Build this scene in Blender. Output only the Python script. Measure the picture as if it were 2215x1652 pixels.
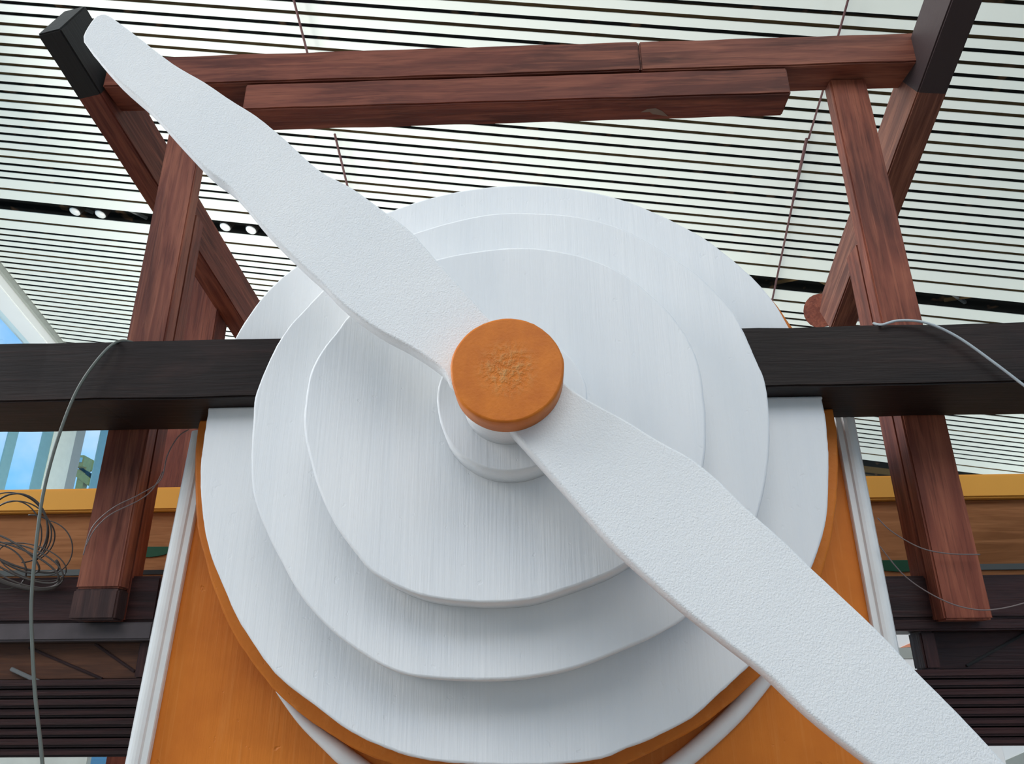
import bpy, bmesh, math, random
from mathutils import Vector, Matrix

for o in list(bpy.data.objects): bpy.data.objects.remove(o, do_unlink=True)
S = bpy.context.scene
COL = S.collection
random.seed(7)

# ------------------------------------------------------------------ camera
CAMZ = 1.6
PW, PH, FPX = 2215.0, 1652.0, 1660.0
RIGHT = Vector((0.99941238, 0.03348718, -0.00731495))
DOWN = Vector((-0.0195589, 0.38188885, -0.92400127))
FWD = Vector((-0.0281487, 0.92360138, 0.38231942))
cd = bpy.data.cameras.new('camera'); cam = bpy.data.objects.new('camera', cd); COL.objects.link(cam)
m = Matrix.Identity(4)
for i in range(3):
    m[i][0] = RIGHT[i]; m[i][1] = -DOWN[i]; m[i][2] = -FWD[i]
m.translation = (0, 0, CAMZ)
cam.matrix_world = m
cd.sensor_fit = 'HORIZONTAL'; cd.sensor_width = 36.0; cd.lens = 36.0 * FPX / PW
cd.clip_start = 0.02; cd.clip_end = 400
S.camera = cam

def ray(px, py):
    return RIGHT * ((px - PW / 2) / FPX) + DOWN * ((py - PH / 2) / FPX) + FWD
def at(px, py, Y):
    """point of the photographed scene at a measured depth Y"""
    d = ray(px, py); d = d * (Y / d.y)
    return Vector((d.x, d.y, d.z + CAMZ))

# ------------------------------------------------------------------ world, lights, exposure
S.view_settings.view_transform = 'Standard'; S.view_settings.look = 'None'
S.view_settings.gamma = 1; S.view_settings.use_curve_mapping = False
S.view_settings.exposure = 0.22
w = bpy.data.worlds.new('sky'); S.world = w; w.use_nodes = True
nt = w.node_tree; nt.nodes.clear()
def N(t, **k):
    n = nt.nodes.new(t)
    for a, b in k.items(): setattr(n, a, b)
    return n
out = N('ShaderNodeOutputWorld'); bg = N('ShaderNodeBackground')
tc = N('ShaderNodeTexCoord'); sep = N('ShaderNodeSeparateXYZ')
nt.links.new(tc.outputs['Generated'], sep.inputs[0])
gr = N('ShaderNodeValToRGB')
gr.color_ramp.elements[0].position = 0.0; gr.color_ramp.elements[0].color = (0.24, 0.66, 1.0, 1)
gr.color_ramp.elements[1].position = 0.5; gr.color_ramp.elements[1].color = (0.08, 0.42, 0.95, 1)
nt.links.new(sep.outputs[2], gr.inputs[0])
nz = N('ShaderNodeTexNoise'); nz.inputs['Scale'].default_value = 3.2; nz.inputs['Detail'].default_value = 6
nt.links.new(tc.outputs['Generated'], nz.inputs['Vector'])
cr = N('ShaderNodeValToRGB'); cr.color_ramp.elements[0].position = 0.55; cr.color_ramp.elements[1].position = 0.72
nt.links.new(nz.outputs['Fac'], cr.inputs[0])
mx = N('ShaderNodeMix', data_type='RGBA'); mx.inputs['B'].default_value = (1.0, 0.98, 0.97, 1)
nt.links.new(cr.outputs[0], mx.inputs['Factor']); nt.links.new(gr.outputs[0], mx.inputs['A'])
nt.links.new(mx.outputs['Result'], bg.inputs['Color']); bg.inputs['Strength'].default_value = 0.95
nt.links.new(bg.outputs[0], out.inputs[0])

def area(name, loc, target, sx, sy, power, color):
    ld = bpy.data.lights.new(name, 'AREA'); ld.shape = 'RECTANGLE'; ld.size = sx; ld.size_y = sy
    ld.energy = power; ld.color = color
    o = bpy.data.objects.new(name, ld); COL.objects.link(o); o.location = loc
    o.rotation_euler = (Vector(target) - Vector(loc)).to_track_quat('-Z', 'Y').to_euler()
    return o
# daylight through the tall glass wall on the left; added frontal fill from behind the viewer
area('window_daylight', (-9.6, 1.5, 6.6), (0, 1.3, 2.0), 12, 5, 1300, (1.0, 0.965, 0.92))
area('front_fill', (1.5, -6.5, 8.3), (0, 1.5, 2.0), 11, 5, 470, (1.0, 0.96, 0.90))
# added fill lights, aimed up to brighten the white slats further in
area('ceiling_fill', (-9.6, 12.5, 0.25), (-10.2, 12.51, 9.0), 2.5, 22, 1450, (1.0, 0.985, 0.91))
area('ceiling_fill', (13.0, 13.0, 0.25), (12.0, 13.01, 9.0), 4, 22, 1600, (0.96, 1.0, 0.93))

# ------------------------------------------------------------------ materials
def mat(name, base, rough=0.6, spec=0.3):
    m_ = bpy.data.materials.new(name); m_.use_nodes = True
    b = m_.node_tree.nodes['Principled BSDF']
    b.inputs['Base Color'].default_value = (*base, 1); b.inputs['Roughness'].default_value = rough
    b.inputs['Specular IOR Level'].default_value = spec
    return m_, m_.node_tree, b
def coords(t, scale, loc=(0, 0, 0), kind='Object'):
    c = t.nodes.new('ShaderNodeTexCoord'); mp = t.nodes.new('ShaderNodeMapping')
    mp.inputs['Scale'].default_value = scale; mp.inputs['Location'].default_value = loc
    t.links.new(c.outputs[kind], mp.inputs['Vector']); return mp.outputs['Vector']
def noise(t, vec, scale, detail=4, rough=0.55, dist=0.0):
    n = t.nodes.new('ShaderNodeTexNoise'); n.inputs['Scale'].default_value = scale
    n.inputs['Detail'].default_value = detail; n.inputs['Roughness'].default_value = rough
    n.inputs['Distortion'].default_value = dist
    t.links.new(vec, n.inputs['Vector']); return n.outputs['Fac']
def ramp(t, fac, stops):
    r = t.nodes.new('ShaderNodeValToRGB'); e = r.color_ramp.elements
    while len(e) < len(stops): e.new(0.5)
    for i, (p, c) in enumerate(stops): e[i].position = p; e[i].color = (*c, 1) if len(c) == 3 else c
    t.links.new(fac, r.inputs[0]); return r.outputs[0]
def mixc(t, fac, a, b, mode='MIX'):
    x = t.nodes.new('ShaderNodeMix'); x.data_type = 'RGBA'; x.blend_type = mode
    for s, v in (('Factor', fac), ('A', a), ('B', b)):
        if hasattr(v, 'node'): t.links.new(v, x.inputs[s])
        elif s == 'Factor': x.inputs['Factor'].default_value = v
        else: x.inputs[s].default_value = (*v, 1)
    return x.outputs['Result']
def bump(t, b, h, strength, dist, prev=None):
    n = t.nodes.new('ShaderNodeBump'); n.inputs['Strength'].default_value = strength
    n.inputs['Distance'].default_value = dist; t.links.new(h, n.inputs['Height'])
    if prev is not None: t.links.new(prev, n.inputs['Normal'])
    t.links.new(n.outputs[0], b.inputs['Normal']); return n.outputs[0]

def foam_brushed(name):
    """white emulsion brushed over cut foam: faint vertical brush ridges, small pits"""
    m_, t, b = mat(name, (0.8, 0.82, 0.83), 0.62, 0.25)
    v = coords(t, (1, 1, 0.035)); s = noise(t, v, 190, 3, 0.6)
    v2 = coords(t, (1, 1, 0.10)); s2 = noise(t, v2, 22, 3, 0.5)
    pits = noise(t, coords(t, (1, 1, 1)), 60, 2, 0.5)
    pr = ramp(t, pits, [(0.27, (0, 0, 0)), (0.31, (1, 1, 1))])
    c = ramp(t, s2, [(0.3, (0.785, 0.805, 0.82)), (0.7, (0.835, 0.845, 0.85))])
    t.links.new(c, b.inputs['Base Color'])
    n1 = bump(t, b, s, 0.30, 0.0022)
    n2 = bump(t, b, s2, 0.22, 0.006, n1)
    bump(t, b, pr, 0.22, 0.0015, n2); return m_
def foam_grain(name):
    m_, t, b = mat(name, (0.8, 0.82, 0.82), 0.68, 0.22)
    v = coords(t, (1, 1, 1))
    g = noise(t, v, 470, 1, 0.6); g2 = noise(t, v, 42, 3, 0.55)
    vo = t.nodes.new('ShaderNodeTexVoronoi'); vo.inputs['Scale'].default_value = 110
    t.links.new(v, vo.inputs['Vector'])
    pr = ramp(t, vo.outputs['Distance'], [(0.04, (0, 0, 0)), (0.13, (1, 1, 1))])
    c = ramp(t, noise(t, v, 6, 2), [(0.3, (0.79, 0.81, 0.82)), (0.7, (0.83, 0.84, 0.84))])
    t.links.new(c, b.inputs['Base Color'])
    n1 = bump(t, b, g, 0.34, 0.0022); n2 = bump(t, b, g2, 0.10, 0.004, n1); bump(t, b, pr, 0.30, 0.0012, n2)
    return m_
def orange(name, streak):
    m_, t, b = mat(name, (0.62, 0.17, 0.018), 0.5, 0.3)
    v = coords(t, (1, 1, 0.04) if streak else (1, 1, 1))
    s = noise(t, v, 150 if streak else 60, 3, 0.6)
    blot = noise(t, coords(t, (1, 1, 1)), 7, 4, 0.6)
    c1 = ramp(t, blot, [(0.25, (0.52, 0.135, 0.012)), (0.75, (0.70, 0.21, 0.022))])
    c = mixc(t, ramp(t, s, [(0.55, (0, 0, 0)), (0.8, (0.5, 0.5, 0.5))]), c1, (0.72, 0.27, 0.06))
    t.links.new(c, b.inputs['Base Color'])
    n1 = bump(t, b, s, 0.35, 0.003)
    pits = noise(t, coords(t, (1, 1, 1), (3, 1, 7)), 38, 3, 0.6)
    pr = ramp(t, pits, [(0.26, (0, 0, 0)), (0.33, (1, 1, 1))])
    bump(t, b, pr, 0.5, 0.003, n1); return m_
def wood(name, dark, mid, light, rough=0.52, spec=0.2, streak=(0.45, 0.72), seed=0.0, ends=None, grain=1.0):
    """stained timber, grain along the local X axis"""
    m_, t, b = mat(name, mid, rough, spec)
    v = coords(t, (0.06, 1, 1), (seed, seed * 2, 0)); g = noise(t, v, 75, 5, 0.6, 0.6)
    v2 = coords(t, (0.28, 1, 1), (seed * 3, 0, seed)); blot = noise(t, v2, 9, 4, 0.6, 0.8)
    c = ramp(t, blot, [(0.28, dark), (0.52, mid), (0.78, light)])
    c = mixc(t, ramp(t, g, [(streak[0], (0, 0, 0)), (streak[1], (0.75, 0.75, 0.75))]), c, light)
    fine = noise(t, coords(t, (0.05, 1, 1), (seed, 0, 0)), 240, 2, 0.6)
    c = mixc(t, ramp(t, fine, [(0.34, (0.38, 0.38, 0.38)), (0.46, (0, 0, 0))]), c, dark)
    if ends:                                    # paint boundary along the length: (x position, colour, sign)
        for xp, colr, sg in ends:
            tcn = t.nodes.new('ShaderNodeTexCoord'); sx = t.nodes.new('ShaderNodeSeparateXYZ')
            t.links.new(tcn.outputs['Object'], sx.inputs[0])
            mt = t.nodes.new('ShaderNodeMath'); mt.operation = 'GREATER_THAN' if sg > 0 else 'LESS_THAN'
            mt.inputs[1].default_value = xp; t.links.new(sx.outputs[0], mt.inputs[0])
            c = mixc(t, mt.outputs[0], c, colr)
    t.links.new(c, b.inputs['Base Color'])
    n1 = bump(t, b, g, 0.25 * grain, 0.003); bump(t, b, fine, 0.3 * grain, 0.0012, n1); return m_
def plain(name, c, rough=0.6, spec=0.3, var=0.12, scale=8):
    m_, t, b = mat(name, c, rough, spec)
    n = noise(t, coords(t, (1, 1, 1)), scale, 4)
    t.links.new(ramp(t, n, [(0.25, tuple(x * (1 - var) for x in c)), (0.75, tuple(min(1, x * (1 + var)) for x in c))]), b.inputs['Base Color'])
    return m_

M = {}
M['foam'] = foam_brushed('white_brushed_foam'); M['blade'] = foam_grain('white_grainy_foam')
M['orange'] = orange('orange_streaked_paint', True); M['orange_cut'] = orange('orange_cut_foam', False)
M['trim'] = plain('white_glossy_trim', (0.80, 0.81, 0.80), 0.32, 0.5, 0.05, 20)
RB_D, RB_M, RB_L = (0.060, 0.016, 0.011), (0.150, 0.040, 0.026), (0.30, 0.098, 0.056)
M['red'] = wood('red_brown_stained_wood', RB_D, RB_M, RB_L, seed=1.3)
M['red2'] = wood('red_brown_stained_post', RB_D, (0.165, 0.050, 0.033), (0.32, 0.115, 0.068), seed=4.1)
M['red3'] = wood('red_brown_worn_wood', RB_D, (0.20, 0.056, 0.034), (0.38, 0.125, 0.070), seed=8.7)
M['maroon'] = wood('dark_maroon_wood', (0.009, 0.0035, 0.0035), (0.022, 0.007, 0.007), (0.055, 0.019, 0.017), 0.45, 0.3, seed=2.2)
M['footwood'] = wood('blackened_post_foot', (0.02, 0.012, 0.012), (0.045, 0.025, 0.024), (0.10, 0.05, 0.042), seed=7.7)
M['black'] = wood('black_stained_wood', (0.009, 0.0055, 0.0045), (0.016, 0.0095, 0.0078), (0.042, 0.020, 0.016), 0.5, 0.2, seed=5.5, streak=(0.55, 0.85))
M['ply'] = wood('brown_plywood', (0.04, 0.016, 0.010), (0.085, 0.032, 0.016), (0.16, 0.062, 0.028), 0.5, 0.3, seed=3.3, grain=0.5)
M['greyledge'] = plain('grey_ledge_paint', (0.075, 0.062, 0.066), 0.6, 0.3, 0.25, 25)
M['greyscuff'] = plain('pale_grey_scuff', (0.20, 0.15, 0.12), 0.7)
M['tan'] = wood('tan_veneer_board', (0.22, 0.085, 0.028), (0.35, 0.145, 0.055), (0.48, 0.21, 0.085), 0.5, 0.15, seed=6.1, grain=0.3)
M['yellow'] = plain('yellow_ochre_paint', (0.74, 0.36, 0.065), 0.55, 0.15, 0.06, 3)
M['green'] = plain('dark_green_paint', (0.012, 0.075, 0.035), 0.5)
M['slate'] = plain('slate_grey_paint', (0.11, 0.125, 0.125), 0.5)
M['soot'] = plain('black_paint', (0.014, 0.012, 0.011), 0.5)
M['slat'] = plain('ceiling_slat_white', (0.80, 0.84, 0.79), 0.6, 0.25, 0.03, 0.4)
M['rod'] = plain('mauve_brown_metal', (0.13, 0.06, 0.06), 0.5)
M['steel'] = plain('grey_steel', (0.16, 0.165, 0.165), 0.45)
M['brownsteel'] = plain('rust_brown_steel', (0.12, 0.075, 0.03), 0.6)
M['lamp'] = plain('frosted_lamp_glass', (0.78, 0.80, 0.78), 0.25, 0.5)
M['wire'] = plain('grey_green_wire', (0.10, 0.115, 0.10), 0.4, 0.5)
M['wire_light'] = plain('pale_blue_grey_wire', (0.42, 0.47, 0.50), 0.35, 0.5)
M['wire_thin'] = plain('thin_grey_wire', (0.17, 0.13, 0.125), 0.4, 0.5)
M['wire_dark'] = plain('dark_tangled_wire', (0.06, 0.05, 0.045), 0.5)
M['wall'] = plain('white_wall_paint', (0.82, 0.83, 0.82), 0.7, 0.2, 0.03, 0.5)
M['palegrey'] = plain('pale_grey_board', (0.50, 0.54, 0.50), 0.6)
M['floor'] = plain('pale_stone_floor', (0.25, 0.24, 0.225), 0.5, 0.3, 0.08, 1.5)
M['mullion'] = plain('grey_green_mullion', (0.34, 0.36, 0.33), 0.4, 0.4, 0.04)
M['column'] = plain('white_facade_column', (0.74, 0.80, 0.72), 0.5, 0.3, 0.04)
M['fin'] = plain('teal_glazing_fin', (0.20, 0.38, 0.42), 0.35, 0.5, 0.05)
M['crane'] = plain('yellow_painted_steel', (0.75, 0.45, 0.10), 0.5)
M['coral'] = plain('coral_print', (0.72, 0.30, 0.18), 0.6)
# plenum above the slats: black void crossed by brown deck strips that run along the slats
m_, t, b = mat('plenum_deck', (0.01, 0.01, 0.01), 0.8, 0.1)
v = coords(t, (0.002, 1, 1)); g = noise(t, v, 2.6, 1, 0.4)
fl = noise(t, coords(t, (1, 1, 1)), 3.5, 2, 0.5)
c = ramp(t, g, [(0.50, (0.012, 0.013, 0.013)), (0.55, (0.11, 0.075, 0.035))])
c = mixc(t, ramp(t, fl, [(0.60, (0, 0, 0)), (0.68, (1, 1, 1))]), c, (0.10, 0.06, 0.035))
t.links.new(c, b.inputs['Base Color']); M['plenum'] = m_
# window glass
m_ = bpy.data.materials.new('tinted_window_glass'); m_.use_nodes = True; t = m_.node_tree; t.nodes.clear()
o_ = t.nodes.new('ShaderNodeOutputMaterial'); ms = t.nodes.new('ShaderNodeMixShader'); tr = t.nodes.new('ShaderNodeBsdfTransparent')
gl = t.nodes.new('ShaderNodeBsdfGlossy'); tr.inputs[0].default_value = (0.80, 0.93, 0.97, 1); gl.inputs['Roughness'].default_value = 0.03
ms.inputs[0].default_value = 0.07; t.links.new(tr.outputs[0], ms.inputs[1]); t.links.new(gl.outputs[0], ms.inputs[2]); t.links.new(ms.outputs[0], o_.inputs[0])
M['glass'] = m_

# ------------------------------------------------------------------ mesh helpers
def empty(name, loc=(0, 0, 0), label=None, cat=None, group=None):
    o = bpy.data.objects.new(name, None); o.empty_display_size = 0.05; COL.objects.link(o); o.location = loc
    if label: o['label'] = label
    if cat: o['category'] = cat
    if group: o['group'] = group
    return o
def wloc(o):
    v = Vector((0, 0, 0))
    while o: v = v + o.location; o = o.parent
    return v
def link(name, bm, material, parent=None, matrix=None, smooth=False):
    me = bpy.data.meshes.new(name); bm.normal_update(); bm.to_mesh(me); bm.free()
    if smooth:
        for p in me.polygons: p.use_smooth = True
    if material: me.materials.append(material)
    o = bpy.data.objects.new(name, me); COL.objects.link(o)
    mw = matrix.copy() if matrix else Matrix.Identity(4)
    if parent:
        o.parent = parent; mw.translation = mw.translation - wloc(parent)
    o.matrix_local = mw
    return o
def tag(o, label=None, cat=None, group=None, kind=None):
    if label: o['label'] = label
    if cat: o['category'] = cat
    if group: o['group'] = group
    if kind: o['kind'] = kind
    return o
def box_bm(lx, ly, lz, bev=0.003, cuts=0, jit=0.0):
    bm = bmesh.new(); bmesh.ops.create_cube(bm, size=1)
    bmesh.ops.scale(bm, vec=(lx, ly, lz), verts=bm.verts)
    if cuts:
        es = [e for e in bm.edges if abs(e.verts[0].co.x - e.verts[1].co.x) > lx * 0.5]
        bmesh.ops.subdivide_edges(bm, edges=es, cuts=cuts)
    if bev: bmesh.ops.bevel(bm, geom=bm.edges[:], offset=bev, segments=2, affect='EDGES', clamp_overlap=True) if not cuts else \
        bmesh.ops.bevel(bm, geom=[e for e in bm.edges if e.is_manifold and e.calc_face_angle(0) > 0.5], offset=bev, segments=2, affect='EDGES', clamp_overlap=True)
    if jit:
        for v_ in bm.verts:
            if abs(v_.co.x) < lx * 0.49:
                k = math.sin(v_.co.x * 23.1 + 1.7) * 0.6 + math.sin(v_.co.x * 57.0) * 0.4
                v_.co.y += k * jit * (1 if v_.co.y > 0 else -1); v_.co.z += math.cos(v_.co.x * 31 + 2) * jit * (1 if v_.co.z > 0 else -1)
    return bm
def bar(name, p0, p1, wy, wz, material, parent=None, front=(0, -1, 0), bev=0.003, cuts=0, jit=0.0):
    """timber from p0 to p1 (centre line): local X along it, local Y across the front, local Z away from the front"""
    p0 = Vector(p0); p1 = Vector(p1); x = (p1 - p0).normalized(); f = Vector(front)
    z = (f - x * f.dot(x)).normalized() * -1; y = z.cross(x)
    mt = Matrix.Identity(4)
    for i in range(3): mt[i][0] = x[i]; mt[i][1] = y[i]; mt[i][2] = z[i]
    mt.translation = (p0 + p1) / 2
    return link(name, box_bm((p1 - p0).length, wy, wz, bev, cuts, jit), material, parent, mt)
def block(name, x0, x1, y0, y1, z0, z1, material, parent=None, bev=0.003, vertical=False):
    """axis-aligned timber; local X is its long axis so the grain runs along it"""
    c = Vector(((x0 + x1) / 2, (y0 + y1) / 2, (z0 + z1) / 2))
    if vertical:
        return bar(name, (c.x, c.y, z0), (c.x, c.y, z1), abs(x1 - x0), abs(y1 - y0), material, parent, bev=bev)
    return bar(name, (x0, c.y, c.z), (x1, c.y, c.z), abs(z1 - z0), abs(y1 - y0), material, parent, bev=bev)
def smooth_loop(pts, n):
    """closed Catmull-Rom through pts (2D), n samples per span"""
    r = []; L = len(pts)
    for i in range(L):
        a, b_, c_, d = (Vector(pts[(i + k - 1) % L]) for k in range(4))
        for j in range(n):
            u = j / n
            r.append(0.5 * ((2 * b_) + (c_ - a) * u + (2 * a - 5 * b_ + 4 * c_ - d) * u * u + (3 * b_ - a - 3 * c_ + d) * u ** 3))
    return even(r)
def even(r):
    """drop samples that crowd together"""
    o_ = [r[0]]
    for p_ in r[1:]:
        if (p_ - o_[-1]).length > 0.0055: o_.append(p_)
    if (o_[0] - o_[-1]).length < 0.004: o_.pop()
    return o_
def prism(bm, loop, y0, y1, bev=0.004, rough=0.0, fan=True):
    """solid from a closed outline (x, z), front at y0, back at y1, with a rounded front rim"""
    loop = [Vector(p) for p in loop]
    ar = sum(loop[i].x * loop[(i + 1) % len(loop)].y - loop[(i + 1) % len(loop)].x * loop[i].y for i in range(len(loop)))
    if ar < 0: loop.reverse()
    L = len(loop)
    def nrm(i):
        tg = (loop[(i + 1) % L] - loop[i - 1]); return Vector((tg.y, -tg.x)).normalized()
    ns = [nrm(i) for i in range(L)]
    rings = []
    for k, (inset, y) in enumerate(((bev, y0), (bev * 0.3, y0 + bev * 0.3), (0, y0 + bev), (0, y1))):
        r = []
        for i in range(L):
            q = loop[i] - ns[i] * (inset + (random.uniform(-rough, rough) if rough and k < 3 else 0))
            r.append(bm.verts.new((q.x, y, q.y)))
        rings.append(r)
    for a, c_ in zip(rings, rings[1:]):
        for i in range(L): bm.faces.new((a[i], a[(i + 1) % L], c_[(i + 1) % L], c_[i]))
    if fan:
        for rg in (rings[0], rings[-1]):
            cx_ = sum(v_.co.x for v_ in rg) / L; cz_ = sum(v_.co.z for v_ in rg) / L
            cv = bm.verts.new((cx_, rg[0].co.y, cz_))
            for i in range(L): bm.faces.new((rg[i], rg[(i + 1) % L], cv))
    else:
        from mathutils.geometry import tessellate_polygon
        for rg in (rings[0], rings[-1]):
            for tri_ in tessellate_polygon([[Vector((v_.co.x, v_.co.z, 0)) for v_ in rg]]):
                try: bm.faces.new([rg[i] for i in tri_])
                except ValueError: pass
    bmesh.ops.recalc_face_normals(bm, faces=bm.faces[:])
    return bm
def clip(loop, zc, keep_above):
    """part of an outline above / below z = zc"""
    out_ = []; L = len(loop)
    for i in range(L):
        a = loop[i]; b_ = loop[(i + 1) % L]
        ia = (a.y >= zc) == keep_above; ib = (b_.y >= zc) == keep_above
        if ia: out_.append(a)
        if ia != ib:
            u = (zc - a.y) / (b_.y - a.y); out_.append(a + (b_ - a) * u)
    r = []
    for p in out_:
        if not r or (p - r[-1]).length > 0.003: r.append(p)
    return r
def tube(name, pts, r, material, parent=None, sides=8, samples=8):
    P = []
    pts = [Vector(p) for p in pts]; L = len(pts)
    for i in range(L - 1):
        a = pts[max(i - 1, 0)]; b_ = pts[i]; c_ = pts[i + 1]; d = pts[min(i + 2, L - 1)]
        for j in range(samples):
            u = j / samples
            P.append(0.5 * ((2 * b_) + (c_ - a) * u + (2 * a - 5 * b_ + 4 * c_ - d) * u * u + (3 * b_ - a - 3 * c_ + d) * u ** 3))
    P.append(pts[-1])
    bm = bmesh.new(); tube_into(bm, P, r, sides)
    return link(name, bm, material, parent, smooth=True)
def tube_into(bm, P, r, sides=8, closed=False):
    rings = []; prev = None
    for i, p in enumerate(P):
        tg = (P[min(i + 1, len(P) - 1)] - P[max(i - 1, 0)]).normalized()
        if prev is None:
            up = Vector((0, 1, 0)) if abs(tg.y) < 0.9 else Vector((1, 0, 0)); nn = (up - tg * up.dot(tg)).normalized()
        else: nn = (prev - tg * prev.dot(tg)).normalized()
        prev = nn; bb = tg.cross(nn)
        rings.append([bm.verts.new(p + (nn * math.cos(a) + bb * math.sin(a)) * (r[i] if isinstance(r, list) else r)) for a in (2 * math.pi * k / sides for k in range(sides))])
    for a, c_ in zip(rings, rings[1:]):
        for k in range(sides): bm.faces.new((a[k], a[(k + 1) % sides], c_[(k + 1) % sides], c_[k]))
    bm.faces.new(list(reversed(rings[0]))); bm.faces.new(rings[-1])

# ------------------------------------------------------------------ the hall: ceiling
H = 9.0                                       # distance of the slat plane from the viewpoint
CN = Vector((0.1493169, 0.21827969, 0.96439538)).normalized()      # ceiling normal (it slopes gently down and away)
CE = Vector((-0.02453849, 0.97584704, -0.21707236)); CE = (CE - CN * CE.dot(CN)).normalized()   # across the slats, away
CS = CE.cross(CN).normalized()                # along the slats, to the right
if CS.x < 0: CS = -CS
PER = 0.01790 * H; E0 = 0.6090 * H
ORG = Vector((0, 0, CAMZ)) + CN * H
CM = Matrix.Identity(4)
for i in range(3): CM[i][0] = CS[i]; CM[i][1] = CE[i]; CM[i][2] = CN[i]
def cpt(s, n, up=0.0): return ORG + CS * s + CE * (E0 + n * PER) + CN * up
def onceil(px, py, up=0.0):
    d = ray(px, py); k = (H + up) / d.dot(CN); return Vector((0, 0, CAMZ)) + d * k
S_LEFT, S_RIGHT = -1.300 * H, 1.35 * H
ceiling = empty('ceiling', cpt(0, 24)); ceiling['kind'] = 'structure'
slat_mesh = {}
def slat(n0, n1):
    wdt = (n1 - n0) * PER
    key = round(wdt, 4)
    ln = S_RIGHT - S_LEFT
    if key not in slat_mesh:
        bm = box_bm(ln, wdt, 0.012, 0.002)
        me = bpy.data.meshes.new('slat'); bm.to_mesh(me); bm.free(); me.materials.append(M['slat']); slat_mesh[key] = me
    o = bpy.data.objects.new('slat', slat_mesh[key]); COL.objects.link(o); o.parent = ceiling
    mt = CM.copy(); mt.translation = cpt((S_LEFT + S_RIGHT) / 2, (n0 + n1) / 2, 0.006 + random.uniform(-0.002, 0.002)) - wloc(ceiling); o.matrix_local = mt
G = 0.155
for base in (-32, 0, 32):
    edges = [base + 24.82 - 32 * 0]                 # panel between two dark gaps
    n = base - 7.18 + G * 0
    seq = [(-7.18, -5.6), (-5.6, -4.0)] + [(k, k + 1.0) for k in range(-4, 20)] + [(20.0, 21.6), (21.6, 23.10)]
    for a, c_ in seq:
        lo = a + base + (G if a != -7.18 else 0); hi = c_ + base - (G if c_ != 23.10 else 0)
        if hi < -14 or lo > 62: continue
        slat(lo, hi)
pm = CM.copy(); pm.translation = cpt((S_LEFT + S_RIGHT) / 2 - 0.5, 20, 0.42)
link('plenum_deck', box_bm(S_RIGHT - S_LEFT + 1.0, 100 * PER, 0.05, 0), M['plenum'], ceiling, pm)
pm = CM.copy(); pm.translation = cpt((S_LEFT + S_RIGHT) / 2, -72.5, 0.03)
link('front_soffit', box_bm(S_RIGHT - S_LEFT, 116 * PER, 0.05, 0), M['slat'], ceiling, pm)
# steel struts glimpsed through the open gaps
for s, n, dr, mm in [(-1.045 * H, 23.9, 0.25, 'steel'), (-0.925 * H, 23.9, 0.2, 'steel'), (-0.845 * H, 23.9, 0.2, 'steel'),
                     (0.36 * H, 23.9, -0.3, 'brownsteel'), (0.40 * H, 23.9, 0.35, 'brownsteel'), (0.55 * H, 23.9, -0.25, 'steel'), (0.66 * H, 23.9, -0.3, 'brownsteel'), (0.63 * H, 23.9, 0.3, 'steel')]:
    bar('gap_strut', cpt(s - dr, n - 1.4, 0.10), cpt(s + dr, n + 1.4, 0.22), 0.05, 0.05, M[mm], ceiling, bev=0.004)
# rods slung under the slats
for a, c_, r in [((634, -6), (668, 127), 0.016), ((724, 290), (757, 425), 0.018), ((1836, -6), (1781, 193), 0.014), ((1781, 193), (1749, 300), 0.014), ((1745, 300), (1716, 432), 0.022), ((1716, 432), (1668, 660), 0.016)]:
    tube('hanger_rod', [onceil(*a, -0.10), onceil(*c_, -0.10)], r, M['rod'], ceiling, 6, 1)
# round spotlights in the dark gap
k = 0
for px, py, lb in [(162, 457.5, 'leftmost round white spotlight in the dark ceiling gap'), (217, 463.5, 'second round white spotlight from the left in the ceiling gap'),
               (487, 491, 'round white ceiling spotlight just right of the left diagonal brace'), (543, 497.5, 'round white ceiling spotlight nearest the white propeller blade')]:
    p = onceil(px, py, 0.02)
    sp = empty('spotlight', p, lb, 'lamp', 'spotlights in the ceiling gap')
    mt = CM.copy(); mt.translation = p
    bm = bmesh.new(); bmesh.ops.create_cone(bm, cap_ends=True, segments=24, radius1=0.105, radius2=0.12, depth=0.16, matrix=Matrix.Translation((0, 0, 0.10)))
    link('housing', bm, M['soot'], sp, mt)
    bm = bmesh.new(); bmesh.ops.create_uvsphere(bm, u_segments=20, v_segments=8, radius=0.094); bmesh.ops.scale(bm, vec=(1, 1, 0.35), verts=bm.verts)
    link('lens', bm, M['lamp'], sp, mt, True)
    bar('bracket', p + CN * 0.17 - CS * 0.02, p + CN * 0.41 - CS * 0.02, 0.03, 0.03, M['soot'], sp)

# ------------------------------------------------------------------ left glass wall with its white edge beam
ed = CE.copy()
e0 = cpt(S_LEFT, -10); e1 = cpt(S_LEFT, 62)
link_p0 = e0 - CS * 0.04; 
bar('trim_1', e0 - CS * 0.06 - CN * 0.02, e1 - CS * 0.06 - CN * 0.02, 0.10, 0.16, M['mullion'], None, front=-CN, bev=0.01)['kind'] = 'structure'
bar('trim_2', e0 - CS * 0.42 - CN * 0.10, e1 - CS * 0.42 - CN * 0.10, 0.62, 0.34, M['wall'], None, front=-CN, bev=0.02)['kind'] = 'structure'
WX = -11.15                                           # glass plane
window = empty('window_1', (WX, 14, 0)); window['kind'] = 'structure'
def wall_at(px, py):
    d = ray(px, py); k = WX / d.x; return Vector((0, 0, CAMZ)) + d * k
yy = sorted([wall_at(px, 1000).y for px in (14, 84, 154, 205)])
pitch = 1.55
def top_z(y):       # underside of the edge beam above the glass
    u = (y - e0.y) / (e1.y - e0.y); return e0.z + (e1.z - e0.z) * u - 0.1
y0 = -2.0; ys = [y0 + pitch * i for i in range(20)]
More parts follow.
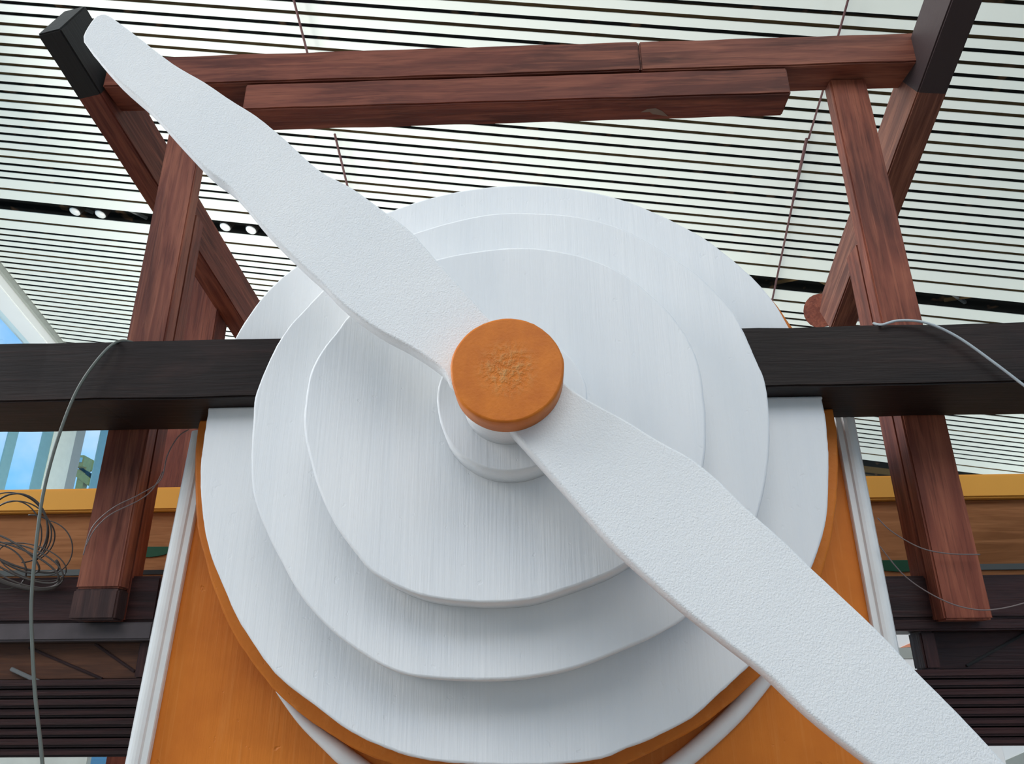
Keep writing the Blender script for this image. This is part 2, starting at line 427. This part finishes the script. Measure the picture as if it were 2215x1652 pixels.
for pa, pb, mm, dp in [(0, 22, 'fin', 0.03), (76, 99, 'fin', 0.03), (99, 147, 'column', 0.05), (147, 168, 'mullion', 0.04), (203, 222, 'fin', 0.03)]:  # grey plate beside the column: its darker side put into flat colour
    ya, yb = wall_at(pa, 995).y, wall_at(pb, 995).y
    block('column' if mm == 'column' else 'mullion', WX + 0.01, WX + 0.01 + dp, ya, yb, 0.0, top_z(yb), M[mm], window, 0.003, True)
for y in (1.0, 4.0, 7.0, 10.0, 12.6):
    block('mullion', WX + 0.01, WX + 0.05, y - 0.12, y + 0.12, 0.0, top_z(y), M['fin'], window, 0.003, True)
bar('sky_blocker', Vector((WX - 0.42, e0.y, e0.z + 1.0)), Vector((WX - 0.42, e1.y, e1.z + 1.0)), 0.2, 1.5, M['wall'], None, front=-CN, bev=0.01)['kind'] = 'structure'  # unseen strip added to keep sky light off the slat ends
for z in (3.2,):
    block('transom', WX - 0.02, WX + 0.06, -3, 27, z - 0.07, z + 0.07, M['mullion'], window)
bm = bmesh.new(); vs = [bm.verts.new(p) for p in ((WX, -4, 0), (WX, 28, 0), (WX, 28, top_z(28) + 0.1), (WX, -4, top_z(-4) + 0.1))]; bm.faces.new(vs)
link('pane', bm, M['glass'], window)
# yellow crane seen outside through the glass
cp = at(184, 1012, 30.0)
cr_ = empty('tower_crane', cp, 'yellow crane cab and boom seen outside through the left glass wall', 'crane')
def crp(px, py): return at(px, py, 30.0)
bar('boom', crp(152, 994), crp(215, 1042), 0.12, 0.3, M['soot'], cr_)
block('cab', crp(176, 1000).x, crp(192, 1000).x, 29.6, 30.4, crp(180, 1015).z, crp(180, 990).z, M['crane'], cr_, 0.03)
bar('counterweight', crp(168, 1022), crp(200, 1046), 0.28, 0.4, M['crane'], cr_)
block('cab_window', crp(177, 1000).x, crp(190, 1000).x, 29.55, 29.62, crp(180, 1006).z, crp(180, 996).z, M['column'], cr_, 0.01)
bar('mast', crp(184, 1012), Vector((crp(184, 1012).x, 30, 0)), 0.3, 0.3, M['crane'], cr_)

# floor and the far wall
fb = link('floor', box_bm(120, 90, 0.2, 0), M['floor'], None, Matrix.Translation((6, 8, -0.1))); fb['kind'] = 'structure'
wb = link('wall_back', box_bm(40, 0.3, 8, 0.0), M['wall'], None, Matrix.Translation((9.0, 26, 4))); wb['kind'] = 'structure'

wr = link('wall_right', box_bm(0.3, 60, 9, 0.0), M['wall'], None, Matrix.Translation((24, 6, 4.5))); wr['kind'] = 'structure'
wl = link('wall_left', box_bm(0.3, 13, 12, 0.0), M['wall'], None, Matrix.Translation((-11.15, -10.5, 6))); wl['kind'] = 'structure'
wf = link('wall_front', box_bm(44, 0.3, 12, 0.0), M['wall'], None, Matrix.Translation((7, -16, 6))); wf['kind'] = 'structure'

# ------------------------------------------------------------------ the model aeroplane nose
Y_D1, Y_D2, Y_D3, Y_RING, Y_SP, Y_BL, Y_CAP = 1.14, 1.065, 1.00, 0.945, 0.91, 0.88, 0.845
Y_OD, Y_BOX = 1.20, 1.262
BZ0, BZ1 = 0.4385 + CAMZ, 0.5405 + CAMZ        # cross beam bottom / top
plane = empty('model_airplane', (0.0, 1.35, 0), 'white and orange foam model aeroplane nose with two-blade propeller', 'airplane')
def outline(pts, Y, n=6): return smooth_loop([(at(x, y, Y).x, at(x, y, Y).z) for x, y in pts], n)
D3 = [(880, 584), (812, 625), (753, 682), (725, 719), (698, 753), (671, 804), (659, 872), (657, 930), (671, 998), (688, 1056), (722, 1130), (766, 1192), (807, 1239), (875, 1276), (942, 1295), (1044, 1304), (1145, 1298), (1219, 1277), (1287, 1253), (1345, 1227), (1430, 1170), (1492, 1090), (1523, 1002), (1528, 922), (1525, 872), (1514, 794), (1491, 736), (1457, 685), (1416, 644), (1348, 590), (1270, 556), (1186, 538), (1118, 534), (1040, 541), (955, 556)]
D2 = [(800, 545), (740, 588), (693, 631), (658, 668), (624, 705), (590, 760), (553, 848), (547, 900), (542, 985), (547, 1069), (573, 1144), (610, 1219), (651, 1290), (707, 1355), (766, 1402), (827, 1440), (884, 1461), (940, 1468), (1000, 1471), (1080, 1471), (1160, 1463), (1253, 1442), (1355, 1402), (1435, 1366), (1500, 1322), (1570, 1245), (1615, 1172), (1643, 1103), (1660, 1019), (1666, 930), (1657, 831), (1633, 770), (1606, 709), (1582, 668), (1535, 617), (1491, 580), (1365, 502), (1270, 471), (1169, 460), (1050, 463), (902, 500)]
D1 = [(770, 487), (700, 530), (637, 577), (603, 604), (559, 651), (508, 729), (474, 800), (451, 882), (439, 951), (432, 1019), (436, 1103), (451, 1188), (485, 1276), (520, 1350), (579, 1438), (613, 1474), (669, 1517), (737, 1569), (793, 1601), (861, 1628), (918, 1643), (1000, 1652), (1100, 1657), (1200, 1654), (1300, 1641), (1345, 1623), (1413, 1596), (1496, 1553), (1560, 1497), (1614, 1447), (1672, 1385), (1722, 1310), (1756, 1228), (1777, 1170), (1790, 1110), (1794, 1008), (1792, 957), (1783, 880), (1760, 800), (1704, 702), (1677, 655), (1626, 597), (1541, 526), (1457, 478), (1355, 434), (1253, 409), (1152, 400), (1044, 405), (942, 424), (851, 453)]
l3 = outline(D3, Y_D3, 5); l2 = outline(D2, Y_D2, 5); l1 = outline(D1, Y_D1, 5)
def slotted(name, loop, y0, y1, material, bev, rough=0.0004):
    bm = bmesh.new()
    prism(bm, clip(loop, BZ1, True), y0, y1, bev, rough); prism(bm, clip(loop, BZ0, False), y0, y1, bev, rough)
    return link(name, bm, material, plane, smooth=False)
def shade(o, ang=40):
    for p in o.data.polygons:
        yv = [o.data.vertices[i].co.y for i in p.vertices]; p.use_smooth = max(yv) - min(yv) > 1e-6
    return o
# engine box behind
ZT = BZ0 - 0.004
def side(pa, pb, Y=Y_BOX - 0.012):
    a = at(*pa, Y); c_ = at(*pb, Y)
    return lambda z: a.x + (c_.x - a.x) * (z - a.z) / (c_.z - a.z)
XL, XR = side((407, 967), (269, 1652)), side((1866, 991), (1946, 1404))
bx0, bx1 = XL(CAMZ) , XR(CAMZ)
bm = bmesh.new()
prism(bm, [Vector(q_) for q_ in ((XL(0) + 0.004, 0), (XR(0) - 0.004, 0), (XR(ZT) - 0.004, ZT), (XL(ZT) + 0.004, ZT))], Y_BOX, Y_BOX + 0.20, 0.002)
link('fuselage_panel', bm, M['orange'], plane)
# orange disc, a bit larger than the white one on it
oc = [(426, 930), (423, 1110), (440, 1200), (462, 1275), (502, 1368), (555, 1447), (600, 1500), (658, 1551), (726, 1596), (793, 1632), (880, 1662), (1000, 1690), (1100, 1696), (1200, 1692), (1290, 1675), (1356, 1652), (1426, 1619), (1537, 1555), (1639, 1467), (1700, 1390), (1752, 1308), (1780, 1238), (1800, 1160), (1810, 1092), (1814, 1025), (1812, 940), (1800, 880), (1775, 800), (1709, 699), (1672, 648), (1600, 585), (1500, 520), (1380, 465), (1250, 432), (1130, 425), (1000, 435), (880, 470), (780, 520), (690, 575), (600, 650), (520, 760), (470, 850)]
lo_ = outline(oc, Y_OD, 4)
shade(slotted('orange_backing_disc', lo_, Y_OD, Y_BOX, M['orange_cut'], 0.004, 0.0007))['label'] = 'orange foam disc with rough cut edge behind the white discs'
shade(slotted('large_disc', l1, Y_D1, Y_OD, M['foam'], 0.004))
bm = bmesh.new(); prism(bm, l2, Y_D2, 1.095, 0.004, 0.0003)
prism(bm, clip(l2, BZ1, True), 1.095, Y_D1, 0.0005); prism(bm, clip(l2, BZ0, False), 1.095, Y_D1, 0.0005)
shade(link('middle_disc', bm, M['foam'], plane))
bm = bmesh.new(); prism(bm, l3, Y_D3, Y_D2, 0.004, 0.0003); shade(link('small_disc', bm, M['foam'], plane))
# white half-round smile trim under the orange disc
ac = [(600, 1492), (655, 1558), (722, 1616), (768, 1652), (840, 1700), (960, 1745), (1100, 1762), (1240, 1748), (1370, 1707), (1462, 1655), (1575, 1557), (1648, 1472), (1690, 1410)]
ap = [at(x, y, Y_BOX - 0.006) for x, y in ac]
P = []
for i in range(len(ap) - 1):
    a, b_, c_, d = ap[max(i - 1, 0)], ap[i], ap[i + 1], ap[min(i + 2, len(ap) - 1)]
    for j in range(6):
        u = j / 6; P.append(0.5 * ((2 * b_) + (c_ - a) * u + (2 * a - 5 * b_ + 4 * c_ - d) * u * u + (3 * b_ - a - 3 * c_ + d) * u ** 3))
bm = bmesh.new(); tube_into(bm, P, [0.0135 * min(1, 0.25 + 0.055 * i) for i in range(len(P))], 12); link('white_arc_trim', bm, M['trim'], plane, smooth=True)
# corner trims of the box
for fx, sgn in ((XL, -1), (XR, 1)):
    bm = bmesh.new(); zt = at(412, 938, Y_BOX).z if sgn < 0 else at(1835, 905, Y_BOX).z
    wv = 0.033
    # rounded corner bead: half-round front with a narrow flat lip beside it
    prof = [(0.0, -0.03), (0.0, 0.004)] + [(wv * 0.40 * (1 - math.cos(a)), 0.004 + wv * 0.34 * math.sin(a)) for a in (0.35, 0.8, 1.25, 1.57, 1.9, 2.3)] + [(wv * 0.72, 0.0075), (wv * 0.97, 0.0065), (wv, 0.004), (wv, -0.0035), (0.010, -0.0035), (0.010, -0.03)]
    n_ = len(prof); x_lo, x_hi = fx(0.0), fx(zt)
    lo = [bm.verts.new((x_lo + (u if sgn < 0 else -u), Y_BOX - 0.004 - v_, 0.0)) for u, v_ in prof]
    hi = [bm.verts.new((x_hi + (u if sgn < 0 else -u), Y_BOX - 0.004 - v_, zt)) for u, v_ in prof]
    for i in range(n_): bm.faces.new((lo[i], lo[(i + 1) % n_], hi[(i + 1) % n_], hi[i]))
    bm.faces.new(lo); bm.faces.new(hi)
    bmesh.ops.recalc_face_normals(bm, faces=bm.faces[:])
    link('corner_trim', bm, M['trim'], plane)
# hub stack
def disc_bm(cx, cz, r, y0, y1, seg=64, bev=0.003, wob=0.0):
    lp = [Vector((cx + (r + wob * math.sin(3 * a + 1) + wob * 0.6 * math.sin(7 * a)) * math.cos(a), cz + (r + wob * math.sin(2 * a)) * math.sin(a))) for a in (2 * math.pi * k / seg for k in range(seg))]
    bm = bmesh.new(); prism(bm, lp, y0, y1, bev, 0.0003); return bm
cc = at(1096, 797, Y_CAP); AX, AZ = cc.x, cc.z
shade(link('hub_ring', disc_bm(AX + 0.002, AZ, 0.0995, Y_RING, Y_D3, wob=0.001), M['foam'], plane))
shade(link('hub_spacer', disc_bm(AX, AZ, 0.0635, Y_BL, Y_RING, wob=0.001), M['foam'], plane))
# propeller: one sawn plank of foam, traced in its own plane
prop = [(203, 38), (224, 29), (242, 37), (291, 73), (373, 136), (441, 176), (502, 217), (556, 251), (613, 298), (690, 367), (759, 404), (837, 460), (888, 499), (939, 556), (1020, 646), (1059, 688), (1130, 740), (1218, 825), (1269, 862), (1350, 906), (1423, 951), (1494, 990), (1552, 1036), (1606, 1090), (1636, 1117), (1694, 1168), (1756, 1228), (1892, 1356), (1980, 1448), (2051, 1519), (2139, 1611), (2230, 1715), (2300, 1800), (2340, 1860), (2345, 1895), (2310, 1915), (2270, 1905), (2200, 1870), (2030, 1755), (1882, 1648), (1763, 1553), (1665, 1461), (1570, 1387), (1475, 1312), (1389, 1236), (1321, 1171), (1226, 1063), (1165, 995), (1107, 931), (1060, 890), (976, 826), (959, 801), (925, 774), (875, 743), (824, 716), (773, 682), (728, 645), (692, 608), (642, 563), (569, 490), (500, 408), (444, 364), (376, 293), (314, 225), (245, 163), (190, 100), (179, 78)]
lp = outline(prop, Y_BL, 4)
bm = bmesh.new(); prism(bm, lp, Y_BL, Y_BL + 0.031, 0.003, 0.0002, False)
bl = shade(link('propeller', bm, M['blade'], plane))
# orange spinner cap, with a slightly dented centre
mc, t, b = mat('orange_dented_cap', (0.62, 0.17, 0.018), 0.5, 0.3)
v = coords(t, (1, 1, 1), (-AX, -Y_CAP, -AZ))
ln_ = t.nodes.new('ShaderNodeVectorMath'); ln_.operation = 'LENGTH'; t.links.new(v, ln_.inputs[0])
near = ramp(t, ln_.outputs['Value'], [(0.010, (1, 1, 1)), (0.042, (0, 0, 0))])
dn = noise(t, v, 120, 3, 0.65); dn2 = noise(t, v, 35, 3, 0.6)
c = ramp(t, dn2, [(0.3, (0.54, 0.14, 0.013)), (0.7, (0.66, 0.19, 0.018))])
c = mixc(t, mixc(t, ramp(t, dn, [(0.45, (0, 0, 0)), (0.7, (1, 1, 1))]), (0, 0, 0), near), c, (0.60, 0.30, 0.10))
t.links.new(c, b.inputs['Base Color'])
hm = mixc(t, near, (0.5, 0.5, 0.5), dn)
n1 = bump(t, b, hm, 0.8, 0.006); bump(t, b, noise(t, v, 260, 2), 0.25, 0.0015, n1)
bm = disc_bm(AX, AZ, 0.0685, Y_CAP, Y_BL, 72, 0.003, 0.0006); shade(link('spinner_cap', bm, mc, plane))

# ------------------------------------------------------------------ timber frame
frame = empty('timber_gantry', (0, 1.45, 0), 'red-brown stained timber frame of posts, braces and beams behind the white discs', 'gantry')
YB0, YB1 = 1.10, 1.246
b_ = bar('cross_beam', (-1.45, (YB0 + YB1) / 2, (BZ0 + BZ1) / 2), (1.45, (YB0 + YB1) / 2, (BZ0 + BZ1) / 2), BZ1 - BZ0, YB1 - YB0, M['black'], frame, bev=0.003, cuts=60, jit=0.0009)
b_['label'] = 'black stained beam running level behind the middle white disc'
# top beams
YU = 1.211
ztop, zmid, zlow = 1.263 + CAMZ, 1.184 + CAMZ, 1.115 + CAMZ
xl = at(215, 210, YU).x; xr = at(1991, 125, YU).x
xj = at(1385, 135, YU).x
bar('upper_beam', (xl, YU + 0.038, (ztop + zmid) / 2), (xj - 0.0006, YU + 0.038, (ztop + zmid) / 2), ztop - zmid - 0.001, 0.076, M['red'], frame, cuts=30, jit=0.0006)
bar('upper_beam', (xj + 0.0006, YU + 0.0385, (ztop + zmid) / 2), (xr, YU + 0.0385, (ztop + zmid) / 2), ztop - zmid - 0.001, 0.076, M['red2'], frame, cuts=16, jit=0.0006)
xa, xb = at(527, 205, YU).x, at(1711, 190, YU).x
bar('lower_rail', (xa, YU + 0.036, (zmid + zlow) / 2 - 0.001), (xb, YU + 0.036, (zmid + zlow) / 2 - 0.001), zmid - zlow - 0.002, 0.066, M['red'], frame, cuts=30, jit=0.0006)
# pale scuff on the underside of the lower rail
def at_z(px, py, z):
    d = ray(px, py); d = d * ((z - CAMZ) / d.z); return Vector((d.x, d.y, z))
bm = bmesh.new()
sc = [at_z(x, y, zlow - 0.0006) for x, y in ((1385, 243), (1400, 236), (1418, 234), (1432, 240), (1446, 252), (1428, 249), (1412, 247), (1405, 242))]
bm.faces.new([bm.verts.new(p_) for p_ in sc]); ex = bmesh.ops.extrude_face_region(bm, geom=bm.faces[:])
bmesh.ops.translate(bm, vec=(0, 0, 0.0008), verts=[e_ for e_ in ex['geom'] if isinstance(e_, bmesh.types.BMVert)])
bmesh.ops.recalc_face_normals(bm, faces=bm.faces[:])
link('pale_scuff', bm, M['greyscuff'], frame)
# posts (front plank + backing plank)
YP = 1.252
def post(xL, xR, zb, zt, zb2, yb, mm, mm2, foot=None):
    if foot:
        block('post_foot', xL - 0.001, xR + 0.001, YP - 0.002, YP + 0.032, zb, foot - 0.001, M['footwood'], frame, 0.003, True)['label'] = 'darker lower foot of the left post'
    block('post', xL, xR, YP, YP + 0.032, foot or zb, zt, M[mm], frame, 0.003, True)
    block('backing_post', xL + 0.001, xR - 0.001, YP + 0.0335, yb, zb, zb2, M[mm2], frame, 0.003, True)
lx0 = at(252, 835, YP).x; lx1 = at(338, 835, YP).x
rx0 = at(1929, 800, YP).x; rx1 = at(2022, 800, YP).x
zled = at(210, 1345, 1.29).z
post(lx0, lx1, zled, zmid - 0.0005, at(400, 470, 1.30).z, 1.325, 'red2', 'red', at(210, 1272, YP).z)
post(rx0, rx1, at(2080, 1345, 1.29).z, zmid - 0.0005, at(1850, 540, 1.31).z, 1.340, 'red3', 'red3')
# rafters running away and down from the ends of the upper beam
def rafter(px0, Y0, px1, Y1, ext, wd, ht, label, base, lite, capc, cpx, seed):
    a = at(*px0, Y0); c_ = at(*px1, Y1); d = (c_ - a).normalized(); tip = a - d * ext
    ln = (c_ - tip).length
    mm = wood('rafter_wood_%d' % int(seed), RB_D, base, lite, seed=seed, ends=[(cpx - ln / 2, capc, -1)])
    o = bar('rafter', tip, c_, wd, ht, mm, frame, front=(0, -0.35, -1), bev=0.003, cuts=12, jit=0.0004)
    o['label'] = label
rafter((228, 195), 1.262, (560, 730), 1.93, 0.15, 0.052, 0.125, 'left rafter with black painted tip', RB_M, RB_L, (0.020, 0.019, 0.019), 0.135, 9.4)
rafter((1990, 190), 1.262, (1806, 690), 1.75, 0.42, 0.060, 0.105, 'right rafter with grey painted tip', (0.16, 0.06, 0.04), (0.36, 0.15, 0.09), (0.05, 0.034, 0.034), 0.415, 11.4)
# rear post under the left rafter
YQ = 1.76
block('rear_post', at(388, 734, YQ).x, at(461, 734, YQ).x, YQ, YQ + 0.07, 0.0, at(430, 545, YQ).z, M['red'], frame, 0.003, True)
# rounded rail end tucked behind the right rafter
p = at(1772, 672, 1.76); q = at(1900, 655, 1.95)
bm = bmesh.new(); tube_into(bm, [p, p + (q - p) * 0.5, q], 0.043, 20)
link('round_rail', bm, M['red3'], frame)

# ------------------------------------------------------------------ lower structure: beams, ledge, plywood and ribbed boards
base_l = empty('slatted_stand', (at(150, 1400, 1.30).x, 1.33, 0), 'dark timber stand with plywood and ribbed boards, left of the orange box', 'stand')
base_r = empty('slatted_stand', (at(2100, 1400, 1.30).x, 1.33, 0), 'dark timber stand with ribbed boards, right of the orange box', 'stand')
YL = 1.29
for root, xo, xi, sg in ((base_l, -1.40, bx0 - 0.012, -1), (base_r, bx1 + 0.012, 1.40, 1)):
    lft = sg < 0
    X0, X1 = xo, xi
    ref = 150 if lft else 2100
    z = lambda py, Y=YL: at(ref, py, Y).z
    zt_, zb_ = (z(1247), z(1346)) if lft else (z(1243), z(1338))
    block('lower_beam', X0, X1, YL, YL + 0.07, zb_, zt_, M['maroon'], root, 0.004)
    zl1 = z(1386) if lft else z(1363)
    block('ledge', X0, X1, YL - 0.004, YL + 0.08, zl1, zb_ - 0.001, M['greyledge'] if lft else M['maroon'], root, 0.003)
    zs_t, zs_b = (z(1469), z(1640)) if lft else (z(1447), z(1616))
    # plywood infill with a framing stile
    xs0, xs1 = (at(288, 1420, YL).x, at(303, 1420, YL).x) if lft else (at(2000, 1400, YL).x, at(2034, 1400, YL).x)
    if lft:
        block('plywood_panel', X0, xs0 - 0.002, YL + 0.03, YL + 0.045, zs_t, zl1, M['ply'], root, 0.002)
        block('stile', xs0, xi, YL + 0.012, YL + 0.05, zs_t, zl1, M['maroon'], root, 0.003, True)
    else:
        block('stile', xs0, xs1, YL + 0.008, YL + 0.05, zs_t, zl1, M['maroon'], root, 0.003, True)
        block('plywood_panel', xs1 + 0.003, X1, YL + 0.03, YL + 0.045, zs_t, zl1, M['maroon'], root, 0.002)
    nsl = 8
    hs = (zs_t - zs_b) / nsl
    for i in range(nsl):
        zz1 = zs_t - i * hs - (0.0008 if i else 0); zz0 = zs_t - (i + 1) * hs + 0.0014
        block('ribbed_slat', X0, X1, YL + 0.0 + (0.004 if i % 2 else 0), YL + 0.05, zz0, zz1, M['maroon'], root, 0.0035)
    block('slat_backing', X0, X1, YL + 0.046, YL + 0.056, zs_b + 0.002, zs_t, M['soot'], root, 0.001)
    block('leg', (X0 + X1) / 2 - 0.05, (X0 + X1) / 2 + 0.05, YL + 0.06, YL + 0.14, 0.0, zt_, M['maroon'], root, 0.004, True)
# diagonal battens on the plywood
for a, c_ in (((62, 1400), (222, 1468)), ((205, 1392), (292, 1452))):
    bar('batten', at(*a, YL + 0.029), at(*c_, YL + 0.029), 0.004, 0.004, M['maroon'], base_l, bev=0.001)
bar('batten', at(2090, 1440, YL + 0.029), at(2230, 1362, YL + 0.029), 0.004, 0.004, M['soot'], base_r, bev=0.001)
# added pale strip imitating a gap with white behind, in the plywood corner
bar('pale_gap_strip', at(24, 1446, YL + 0.024), at(84, 1474, YL + 0.024), 0.006, 0.006, M['steel'], base_l, bev=0.001)

# painted board behind: ochre rail on a tan veneer board with stripes
YR = 1.62
board = empty('painted_board', (0, YR, 0), 'tan board with ochre top rail and green and grey stripes behind the posts', 'board')
zr = lambda py, px=1107: at(px, py, YR).z
block('top_rail', -1.9, 1.9, YR - 0.02, YR + 0.03, zr(1096), zr(1046), M['yellow'], board, 0.004)
block('veneer', -1.9, 1.9, YR, YR + 0.02, zr(1285), zr(1096) - 0.001, M['tan'], board, 0.001)
for side in (-1, 1):
    if side < 0: xg0, xg1, pg = at(282, 1195, YR).x, at(372, 1195, YR).x, (1182, 1205)
    else: xg0, xg1, pg = at(1905, 1225, YR).x, at(2005, 1225, YR).x, (1211, 1237)
    zz0, zz1 = at(330 if side < 0 else 1950, pg[1], YR).z, at(330 if side < 0 else 1950, pg[0], YR).z
    lpp = [(xg0, zz1), (xg1, zz1 - 0.001)] + [(xg1 + (xg0 - xg1) * u, zz0 + 0.010 * (2 * u - 1) ** 2 * (1 if u < 0.5 else 0.4)) for u in (0, 0.15, 0.3, 0.5, 0.7, 0.85, 1)]
    bm = bmesh.new(); prism(bm, [Vector(q_) for q_ in lpp], YR - 0.003, YR, 0.0005); link('green_stripe', bm, M['green'], board)
for pa, pb, xx0, xx1, mm in ((1232, 1245, -1.9, -0.3, 'slate'), (1254, 1262, -1.9, -0.3, 'slate'), (1236, 1246, 0.95, 1.9, 'slate')):
    rx = 60 if xx0 < 0 else 2180
    pass
zl = lambda py: at(60, py, YR).z
zq = lambda py: at(2190, py, YR).z
block('grey_stripe', -1.9, at(200, 1240, YR).x, YR - 0.003, YR, zl(1246), zl(1233), M['slate'], board, 0.0005)
block('grey_stripe', -1.9, at(200, 1260, YR).x, YR - 0.003, YR, zl(1266), zl(1255), M['slate'], board, 0.0005)
block('black_stripe', at(240, 1240, YR).x, at(372, 1240, YR).x, YR - 0.003, YR, at(300, 1243, YR).z, at(300, 1233, YR).z, M['soot'], board, 0.0005)
block('black_stripe', at(240, 1258, YR).x, at(372, 1258, YR).x, YR - 0.003, YR, at(300, 1264, YR).z, at(300, 1255, YR).z, M['soot'], board, 0.0005)
block('grey_stripe', at(2105, 1225, YR).x, 1.9, YR - 0.003, YR, zq(1232), zq(1219), M['slate'], board, 0.0005)
for x in (-1.85, 1.85):
    block('board_leg', x - 0.03, x + 0.03, YR + 0.03, YR + 0.08, 0.0, zr(1060), M['maroon'], board, 0.003, True)
# white display board far behind on the right, printed with a coral wedge
YV = 3.2
dv = empty('backdrop_board', (at(1975, 1400, YV).x, YV, 0), 'white display board with a coral wedge glimpsed between box trim and right stile', 'board')
block('board_panel', at(1880, 1400, YV).x, at(2120, 1400, YV).x, YV, YV + 0.03, 0.0, at(1975, 1330, YV).z, M['wall'], dv, 0.003)
tri = [at(1945, 1401, YV), at(2012, 1372, YV), at(2012, 1396, YV)]
bm = bmesh.new(); prism(bm, [Vector((q_.x, q_.z)) for q_ in tri], YV - 0.004, YV, 0.0005); link('coral_wedge', bm, M['coral'], dv)
block('grey_band', at(1900, 1400, YV).x, at(2040, 1400, YV).x, YV - 0.004, YV, at(1975, 1424, YV).z, at(1975, 1400, YV).z, M['mullion'], dv, 0.0005)

db = empty('backdrop_board', (at(2190, 1640, 3.6).x, 3.6, 0), 'white board added as bright background below the ribbed boards at the far right', 'board')  # board added to supply the bright background in this corner
block('board_panel', at(2140, 1640, 3.6).x, at(2260, 1640, 3.6).x, 3.6, 3.63, 0.0, at(2190, 1600, 3.6).z, M['wall'], db, 0.003)
lp2 = [at(2172, 1645, 3.6), at(2225, 1622, 3.6), at(2225, 1670, 3.6), at(2165, 1670, 3.6)]
bm = bmesh.new(); prism(bm, [Vector((q_.x, q_.z)) for q_ in lp2], 3.596, 3.6, 0.0005); link('grey_wedge', bm, M['mullion'], db)
da = empty('backdrop_board', (at(90, 1640, 3.4).x, 3.4, 0), 'pale grey board standing in for the wall below the ribbed boards at the far left', 'board')  # board added in place of the pale wall behind
block('board_panel', at(-60, 1640, 3.4).x, at(190, 1640, 3.4).x, 3.4, 3.43, 0.0, at(90, 1600, 3.4).z, M['palegrey'], da, 0.003)
# ------------------------------------------------------------------ wires
def wire(name, pts, r, mm, label):
    o = tube(name, [at(x, y, Y) for x, y, Y in pts], r, M[mm]); tag(o, label, 'wire'); return o
wire('hanging_wire', [(300, 745, 1.16), (262, 737, 1.105), (225, 762, 1.088), (170, 838, 1.085), (128, 940, 1.085), (95, 1060, 1.085), (78, 1180, 1.085), (68, 1300, 1.085), (70, 1400, 1.085), (76, 1500, 1.085), (88, 1610, 1.085), (95, 1690, 1.085)], 0.0024, 'wire', 'grey-green wire hanging over the left end of the black cross beam')
wire('looped_wire', [(1890, 699, 1.13), (1908, 702, 1.094), (1945, 693, 1.09), (2003, 698, 1.088), (2070, 728, 1.088), (2150, 784, 1.088), (2240, 853, 1.088)], 0.0021, 'wire_light', 'pale wire arching over the right end of the black cross beam')
wire('thin_wire', [(408, 929, 1.235), (385, 945, 1.235), (362, 985, 1.235), (347, 1038, 1.235), (300, 1070, 1.235), (245, 1098, 1.235), (200, 1140, 1.235), (180, 1200, 1.235)], 0.0010, 'wire_thin', 'upper thin grey wire looping from the left corner trim to the left post')
wire('thin_wire', [(352, 1020, 1.240), (330, 1058, 1.235), (300, 1082, 1.235), (240, 1112, 1.235), (205, 1145, 1.235), (186, 1180, 1.235)], 0.0010, 'wire_thin', 'lower thin grey wire alongside its twin across the left post')
wire('thin_wire', [(1898, 1120, 1.235), (1930, 1150, 1.235), (1990, 1184, 1.235), (2050, 1197, 1.235), (2120, 1199, 1.235)], 0.0010, 'wire_thin', 'upper thin grey wire sagging from the right corner trim across the right post')
wire('thin_wire', [(1902, 1180, 1.235), (1960, 1248, 1.235), (2040, 1298, 1.235), (2110, 1318, 1.235), (2170, 1315, 1.235), (2240, 1297, 1.235)], 0.0010, 'wire_thin', 'lower thin grey wire sagging below the first across the right post foot')
# tangled coil in front of the left board
bm = bmesh.new(); rnd = random.Random(3)
def loop_in(cx, cy, rx, ry, rot, Y, r, a0=0, a1=6.28):
    Pp = []
    for k in range(33):
        a = a0 + (a1 - a0) * k / 32
        u, v_ = rx * math.cos(a), ry * math.sin(a)
        Pp.append(at(cx + u * math.cos(rot) - v_ * math.sin(rot), cy + u * math.sin(rot) + v_ * math.cos(rot), Y + 0.008 * math.sin(2 * a + rot)))
    tube_into(bm, Pp, r, 6)
for cx, cy, rx, ry, rot, a0, a1, r in [(35, 1145, 68, 78, 0.1, -3.0, 0.9, 0.0016), (20, 1150, 85, 85, 0.0, -2.8, 0.8, 0.0012), (40, 1150, 72, 66, 0.3, -2.6, 1.2, 0.0012), (30, 1155, 60, 72, 0.0, -3.0, 0.5, 0.0011),
                                  (30, 1190, 105, 30, 0.38, -0.5, 3.4, 0.002), (40, 1215, 95, 28, 0.42, 0, 6.28, 0.0016), (50, 1222, 92, 40, 0.35, 0, 6.28, 0.0013), (45, 1235, 88, 34, 0.25, -0.2, 3.3, 0.0035), (20, 1195, 75, 24, 0.55, 0, 6.28, 0.0016),
                                  (95, 1185, 62, 60, 0.2, -1.6, 1.5, 0.0010), (60, 1165, 60, 50, -0.4, -1.2, 1.4, 0.0012), (70, 1215, 76, 36, 0.3, 0, 6.28, 0.001), (0, 1225, 60, 45, 0.5, 0, 6.28, 0.0014)]:
    loop_in(cx, cy, rx, ry, rot, 1.27 + rnd.uniform(-0.01, 0.008), r, a0, a1)
tag(link('wire_coil', bm, M['wire_dark'], smooth=True), 'tangled coil of dark thin wire on the left lower beam', 'wire')
